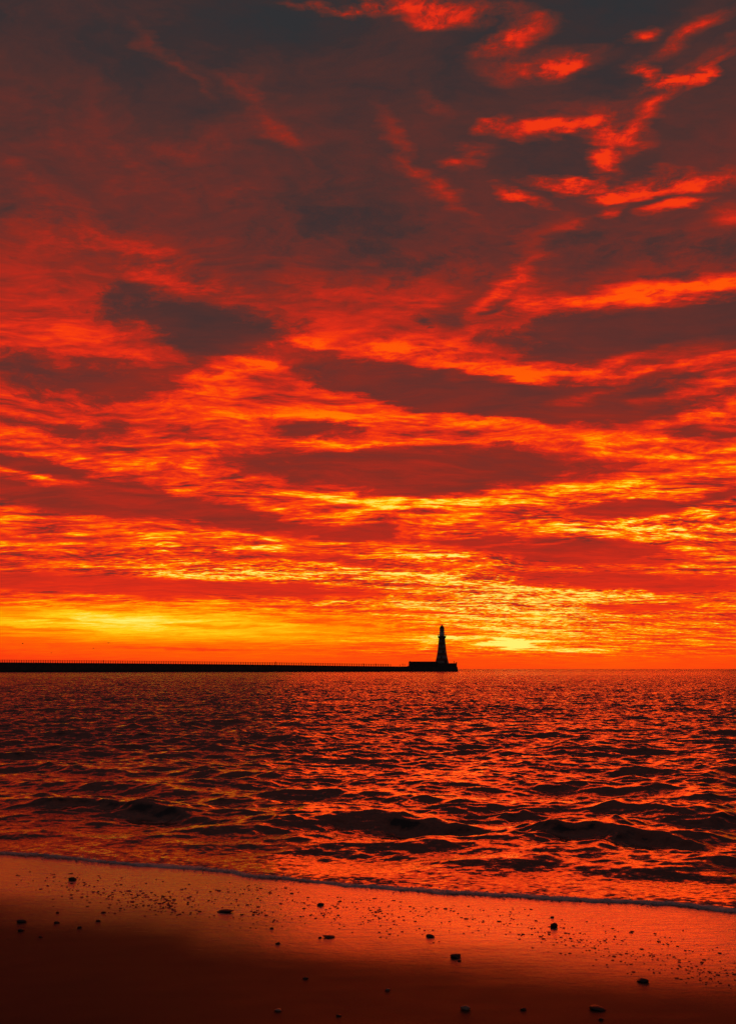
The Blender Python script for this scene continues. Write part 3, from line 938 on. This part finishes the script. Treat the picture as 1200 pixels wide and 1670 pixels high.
# ------------------------------------------------------------------ lighthouse
def banded():
    m = bpy.data.materials.new('banded granite'); m.use_nodes = True
    nt = m.node_tree; N, L = nt.nodes, nt.links; b = N['Principled BSDF']; b.inputs['Roughness'].default_value = 0.8
    tc = N.new('ShaderNodeTexCoord'); sp = N.new('ShaderNodeSeparateXYZ'); L.new(tc.outputs['Object'], sp.inputs[0])
    md = N.new('ShaderNodeMath'); md.operation = 'MODULO'; L.new(sp.outputs[2], md.inputs[0]); md.inputs[1].default_value = 3.4
    gt = N.new('ShaderNodeMath'); gt.operation = 'GREATER_THAN'; L.new(md.outputs[0], gt.inputs[0]); gt.inputs[1].default_value = 1.75
    br = N.new('ShaderNodeTexNoise'); br.inputs['Scale'].default_value = 2.2; br.inputs['Detail'].default_value = 6
    L.new(tc.outputs['Object'], br.inputs['Vector'])
    mx = N.new('ShaderNodeMix'); mx.data_type = 'RGBA'; L.new(gt.outputs[0], mx.inputs[0])
    mx.inputs[6].default_value = (0.50, 0.40, 0.34, 1); mx.inputs[7].default_value = (0.30, 0.12, 0.085, 1)
    m2 = N.new('ShaderNodeMix'); m2.data_type = 'RGBA'; m2.blend_type = 'MULTIPLY'; m2.inputs[0].default_value = 0.6
    L.new(mx.outputs[2], m2.inputs[6]); L.new(br.outputs['Fac'], m2.inputs[7]); L.new(m2.outputs[2], b.inputs['Base Color'])
    # courses
    wv = N.new('ShaderNodeTexWave'); wv.bands_direction = 'Z'; wv.inputs['Scale'].default_value = 0.72
    L.new(tc.outputs['Object'], wv.inputs['Vector'])
    bp = N.new('ShaderNodeBump'); bp.inputs['Strength'].default_value = 0.3; bp.inputs['Distance'].default_value = 0.03
    L.new(wv.outputs['Fac'], bp.inputs['Height']); L.new(bp.outputs[0], b.inputs['Normal'])
    return m


white_paint = material('white painted iron', (0.60, 0.57, 0.54), 0.45, 3, (0.72, 0.70, 0.67))
roof_mat = material('dark lantern roof', (0.05, 0.045, 0.045), 0.4, 4, (0.08, 0.07, 0.07))
glass = material('lantern glass', (0.10, 0.10, 0.11), 0.08, ior=1.5)
glass.node_tree.nodes['Principled BSDF'].inputs['Transmission Weight'].default_value = 0.5
door_mat = material('dark door', (0.04, 0.03, 0.03), 0.6, 4, (0.06, 0.045, 0.04))

LH_U = 721.0
lx = hx(LH_U); ly = DH + 3.0
lh = empty('lighthouse', (lx, ly, hz(1082.4)), 'tall tapering banded stone lighthouse with a domed lantern at the pier end', 'lighthouse')
z0 = hz(1082.4)


def rz(v): return hz(v) - z0


tower_prof = [(11.2, 1082.4), (11.0, 1080.6), (10.2, 1077.5), (9.3, 1073.5), (8.5, 1069.5), (7.7, 1065), (7.0, 1060), (6.45, 1055), (6.0, 1050), (5.6, 1046), (5.25, 1042), (5.0, 1038.9)]


def rad_at(v):
    vs_ = [p[1] for p in tower_prof][::-1]; rs_ = [p[0] for p in tower_prof][::-1]
    return float(np.interp(v, vs_, rs_)) * K


bm = bmesh.new()
add_lathe(bm, [(r * K, rz(v)) for r, v in tower_prof], 48)
obj('tower', bm, banded(), lh, True)
# corbelled gallery
bm = bmesh.new()
add_lathe(bm, [(5.05 * K, rz(1039)), (5.6 * K, rz(1038.6)), (6.4 * K, rz(1037.9)), (7.1 * K, rz(1037.7)), (7.1 * K, rz(1037.1)), (4.4 * K, rz(1037.05))], 40)
gal = obj('gallery', bm, concrete, lh)
bm = bmesh.new()
R_ = 6.9 * K
for i in range(20):
    a = 2 * math.pi * i / 20
    add_tube(bm, (R_ * math.cos(a), R_ * math.sin(a), rz(1037.1)), (R_ * math.cos(a), R_ * math.sin(a), rz(1037.1) + 1.15), 0.035, 5)
for zr in (0.45, 0.8, 1.15):
    for i in range(40):
        a = 2 * math.pi * i / 40; b = 2 * math.pi * (i + 1) / 40
        add_tube(bm, (R_ * math.cos(a), R_ * math.sin(a), rz(1037.1) + zr), (R_ * math.cos(b), R_ * math.sin(b), rz(1037.1) + zr), 0.03, 4)
obj('gallery_railing', bm, iron, gal)
bm = bmesh.new()
for i in range(16):
    a = 2 * math.pi * i / 16
    add_box(bm, 5.0 * K, 6.5 * K, -0.16, 0.16, rz(1040.4), rz(1038.3), Matrix.Rotation(a, 4, 'Z'))
obj('corbels', bm, concrete, gal)
# murette and lantern
bm = bmesh.new()
add_lathe(bm, [(4.1 * K, rz(1037.05)), (4.0 * K, rz(1031.2)), (4.35 * K, rz(1031)), (4.35 * K, rz(1030.5)), (3.7 * K, rz(1030.45))], 32)
obj('lantern_base', bm, white_paint, lh, False)
bm = bmesh.new()
add_lathe(bm, [(3.62 * K, rz(1030.4)), (3.62 * K, rz(1024.6))], 24)
lant = obj('lantern_glass', bm, glass, lh)
bm = bmesh.new()
rl = 3.7 * K
for i in range(16):
    a = 2 * math.pi * i / 16
    b = 2 * math.pi * (i + 1) / 16
    pa = lambda q, v: (rl * math.cos(q), rl * math.sin(q), rz(v))
    add_tube(bm, pa(a, 1030.4), pa(b, 1027.5), 0.06, 4)
    add_tube(bm, pa(b, 1030.4), pa(a, 1027.5), 0.06, 4)
    add_tube(bm, pa(a, 1027.5), pa(b, 1024.6), 0.06, 4)
    add_tube(bm, pa(b, 1027.5), pa(a, 1024.6), 0.06, 4)
    add_tube(bm, pa(a, 1027.5), pa(b, 1027.5), 0.05, 4)
obj('glazing_bars', bm, white_paint, lant)
bm = bmesh.new()
add_lathe(bm, [(0.7, rz(1030.3)), (1.0, rz(1028.6)), (1.0, rz(1026.6)), (0.6, rz(1025))], 20)
obj('lens', bm, glass, lant, True)
bm = bmesh.new()
add_lathe(bm, [(4.2 * K, rz(1024.6)), (4.25 * K, rz(1024.2)), (3.9 * K, rz(1023.9)), (3.5 * K, rz(1022.6)), (2.7 * K, rz(1021.4)), (1.6 * K, rz(1020.4)), (0.9 * K, rz(1019.9))], 32)
roof = obj('roof', bm, roof_mat, lh, True)
bm = bmesh.new()
add_lathe(bm, [(0.25, rz(1019.9)), (0.30, rz(1019.7)), (0.42, rz(1019.2)), (0.30, rz(1018.7)), (0.05, rz(1018.5)), (0.04, rz(1016.9))], 14)
obj('finial', bm, roof_mat, roof, True)
# windows up the tower and a door at the foot
for v, a in ((1072, -100), (1063, -78), (1053, -100), (1045, -85)):
    bm = bmesh.new(); rr = rad_at(v)
    add_box(bm, rr - 0.25, rr + 0.10, -0.42, 0.42, -0.75, 0.75)
    wn = obj('window', bm, concrete, lh); wn.location = (0, 0, rz(v)); wn.rotation_euler = (0, 0, math.radians(a))
    bm = bmesh.new(); add_box(bm, rr + 0.05, rr + 0.13, -0.28, 0.28, -0.6, 0.6)
    obj('pane', bm, door_mat, wn)
bm = bmesh.new(); add_box(bm, 0, 0.6, -0.75, 0.75, 0, 2.6)
dr = obj('doorway', bm, concrete, lh)
aa = math.radians(-63); rr = rad_at(1079) - 0.15
dr.location = (rr * math.cos(aa), rr * math.sin(aa), 0); dr.rotation_euler = (0, 0, aa)
bm = bmesh.new(); add_box(bm, 0.55, 0.64, -0.5, 0.5, 0, 2.2)
obj('door', bm, door_mat, dr)


# ------------------------------------------------------------------ people on the pier
skin = material('skin', (0.28, 0.17, 0.12), 0.6, 20, (0.34, 0.21, 0.15))
cloths = [material('dark coat', (0.025, 0.025, 0.03), 0.85, 12, (0.04, 0.04, 0.045)), material('brown coat', (0.06, 0.035, 0.025), 0.85, 12, (0.09, 0.05, 0.04))]
hair_m = material('dark hair', (0.02, 0.014, 0.01), 0.7, 60, (0.04, 0.03, 0.02))


def skinned(name, verts, edges, radii, sub, mat, parent, root=0):
    me = bpy.data.meshes.new(name)
    me.from_pydata(verts, edges, [])
    o = bpy.data.objects.new(name, me); COL.objects.link(o)
    sm = o.modifiers.new('skin', 'SKIN'); sm.use_smooth_shade = True
    for i, r in enumerate(radii):
        v = me.skin_vertices[0].data[i]
        v.radius = (r, r); v.use_root = (i == root)
    if sub:
        s = o.modifiers.new('sub', 'SUBSURF'); s.levels = sub; s.render_levels = sub
    me.materials.append(mat)
    o.parent = parent
    return o


def person(loc, label, stride=0.16, rz_=0.0, cm=0, scale=1.0, sit=False, lean=0.0):
    t = empty('person', loc, label, 'person', 'people out on the pier', rz_)
    t.scale = (scale,) * 3
    s = stride
    V = [(0, 0, .95), (0, 0, 1.15), (lean * .4, 0, 1.38), (lean * .5, 0, 1.50), (lean * .6 + .01, 0, 1.60), (lean * .6 + .015, 0, 1.70),
         (0, .10, .90), (s * .5 + .03, .10, .48), (s, .10, .07), (s + .14, .10, .035),
         (0, -.10, .90), (-s * .3 + .03, -.10, .48), (-s, -.10, .08), (-s + .14, -.10, .035),
         (lean * .4, .18, 1.40), (-.06, .23, 1.13), (.06, .22, .90), (.09, .21, .82),
         (lean * .4, -.18, 1.40), (.06, -.23, 1.13), (.16, -.22, .92), (.19, -.21, .84)]
    E = [(0, 1), (1, 2), (2, 3), (3, 4), (4, 5), (0, 6), (6, 7), (7, 8), (8, 9), (0, 10), (10, 11), (11, 12), (12, 13),
         (2, 14), (14, 15), (15, 16), (16, 17), (2, 18), (18, 19), (19, 20), (20, 21)]
    R = [.14, .13, .15, .06, .095, .09, .09, .06, .045, .04, .09, .06, .045, .04, .06, .045, .035, .035, .06, .045, .035, .035]
    skinned('body', V, E, R, 1, cloths[cm], t)
    Vc = [(0, 0, .80), (0, 0, 1.1), (lean * .4, 0, 1.38), (lean * .4, .17, 1.40), (-.05, .235, 1.14), (.05, .225, .95), (lean * .4, -.17, 1.40), (.05, -.235, 1.14), (.14, -.225, .96)]
    skinned('coat', Vc, [(0, 1), (1, 2), (2, 3), (3, 4), (4, 5), (2, 6), (6, 7), (7, 8)], [.25, .22, .21, .10, .08, .06, .10, .08, .06], 1, cloths[cm], t)
    bm_ = bmesh.new(); bmesh.ops.create_uvsphere(bm_, u_segments=12, v_segments=8, radius=.108, matrix=Matrix.Translation((lean * .6 - .01, 0, 1.685)))
    obj('hair', bm_, hair_m, t, True)
    return t


def on_pier(u, back=1.2):
    p = P_at(u, deck_h(u), back); return p


ppl = [(168, 'person standing alone by the railing far out at the left of the pier', .05, 1.2, 0, 1.0, 0),
       (318, 'person walking by the railing, second from the left on the pier', .2, 0.2, 0, .95, 0),
       (449.3, 'tall person walking on the pier, third from the left', .18, 0.1, 0, 1.16, 0),
       (491.3, 'person standing by the railing, fourth from the left along the pier', .08, 2.6, 1, 1.1, 0),
       (592.6, 'left one of the two people standing apart where the railing ends', .12, 0.4, 0, 1.02, 0),
       (612.6, 'right one of the two people standing apart where the railing ends', .18, 3.0, 0, 1.08, 0),
       (652.0, 'short person, leftmost of the three near the end of the pier', .05, 0.9, 0, .72, 0),
       (656.5, 'tall person in the middle of the three near the end of the pier', .14, 0.2, 1, 1.1, 0),
       (659.8, 'person on the right of the three nearest the stone platform', .2, 3.0, 0, 1.0, 0)]
for u, lab, st, rz_, cm, sc, ln in ppl:
    person(on_pier(u), lab, st, rz_, cm, sc, ln)
person((hx(739.3), DH - 3.5, hz(1082.4)), 'person on the platform just right of the lighthouse', .1, 1.0, 0, 0.95, 0)


# ------------------------------------------------------------------ gulls
gull_mat = material('gull feathers', (0.10, 0.09, 0.09), 0.7, 10, (0.18, 0.17, 0.17))


def gull(u, v, dist, span, flap, rzv, label):
    x = (u - 600) / F * dist; z = CAM_H + (HZ - v) / F * dist
    t = empty('gull', (x, dist, z), label, 'bird', 'gulls flying over the pier', rzv)
    skinned('body', [(-.28, 0, 0), (-.12, 0, 0), (.08, 0, .01), (.2, 0, .03), (.28, 0, .04), (.34, 0, .03)], [(0, 1), (1, 2), (2, 3), (3, 4), (4, 5)], [.02, .06, .075, .045, .045, .01], 1, gull_mat, t)
    for sgn in (1, -1):
        bm_ = bmesh.new()
        st = [(0.03, 0.0, .09, .13), (span * .25, flap * .16, .10, .12), (span * .5, flap * .10, -.02, .08), (span * .5 + .12, flap * .04, -.10, .01)]
        rows_ = []
        for yy, zz_, xl, ch in st:
            rows_.append([bm_.verts.new((xl + ch * .5, sgn * yy, zz_ + .02)), bm_.verts.new((xl - ch * .5 - .06, sgn * yy, zz_ + .005)), bm_.verts.new((xl, sgn * yy, zz_ - .012))])
        for a, b in zip(rows_, rows_[1:]):
            for i in range(3):
                j = (i + 1) % 3
                bm_.faces.new((a[i], a[j], b[j], b[i]))
        bm_.faces.new(rows_[0][::-1]); bm_.faces.new(rows_[-1])
        obj('wing', bm_, gull_mat, t)
    return t


gull(37.5, 1049.8, 330, 1.3, 1.6, 0.4, 'gull flying highest over the pier at the far left')
gull(177.3, 1048.8, 420, 1.3, 2.0, 2.6, 'gull flying above the person standing at the left of the pier')
gull(152.8, 1057.8, 420, 1.2, 1.2, 0.1, 'gull flying lower, left of the person on the pier')
gull(84.3, 1064.8, 480, 1.2, 1.2, 3.2, 'small faint gull closest above the pier railing')
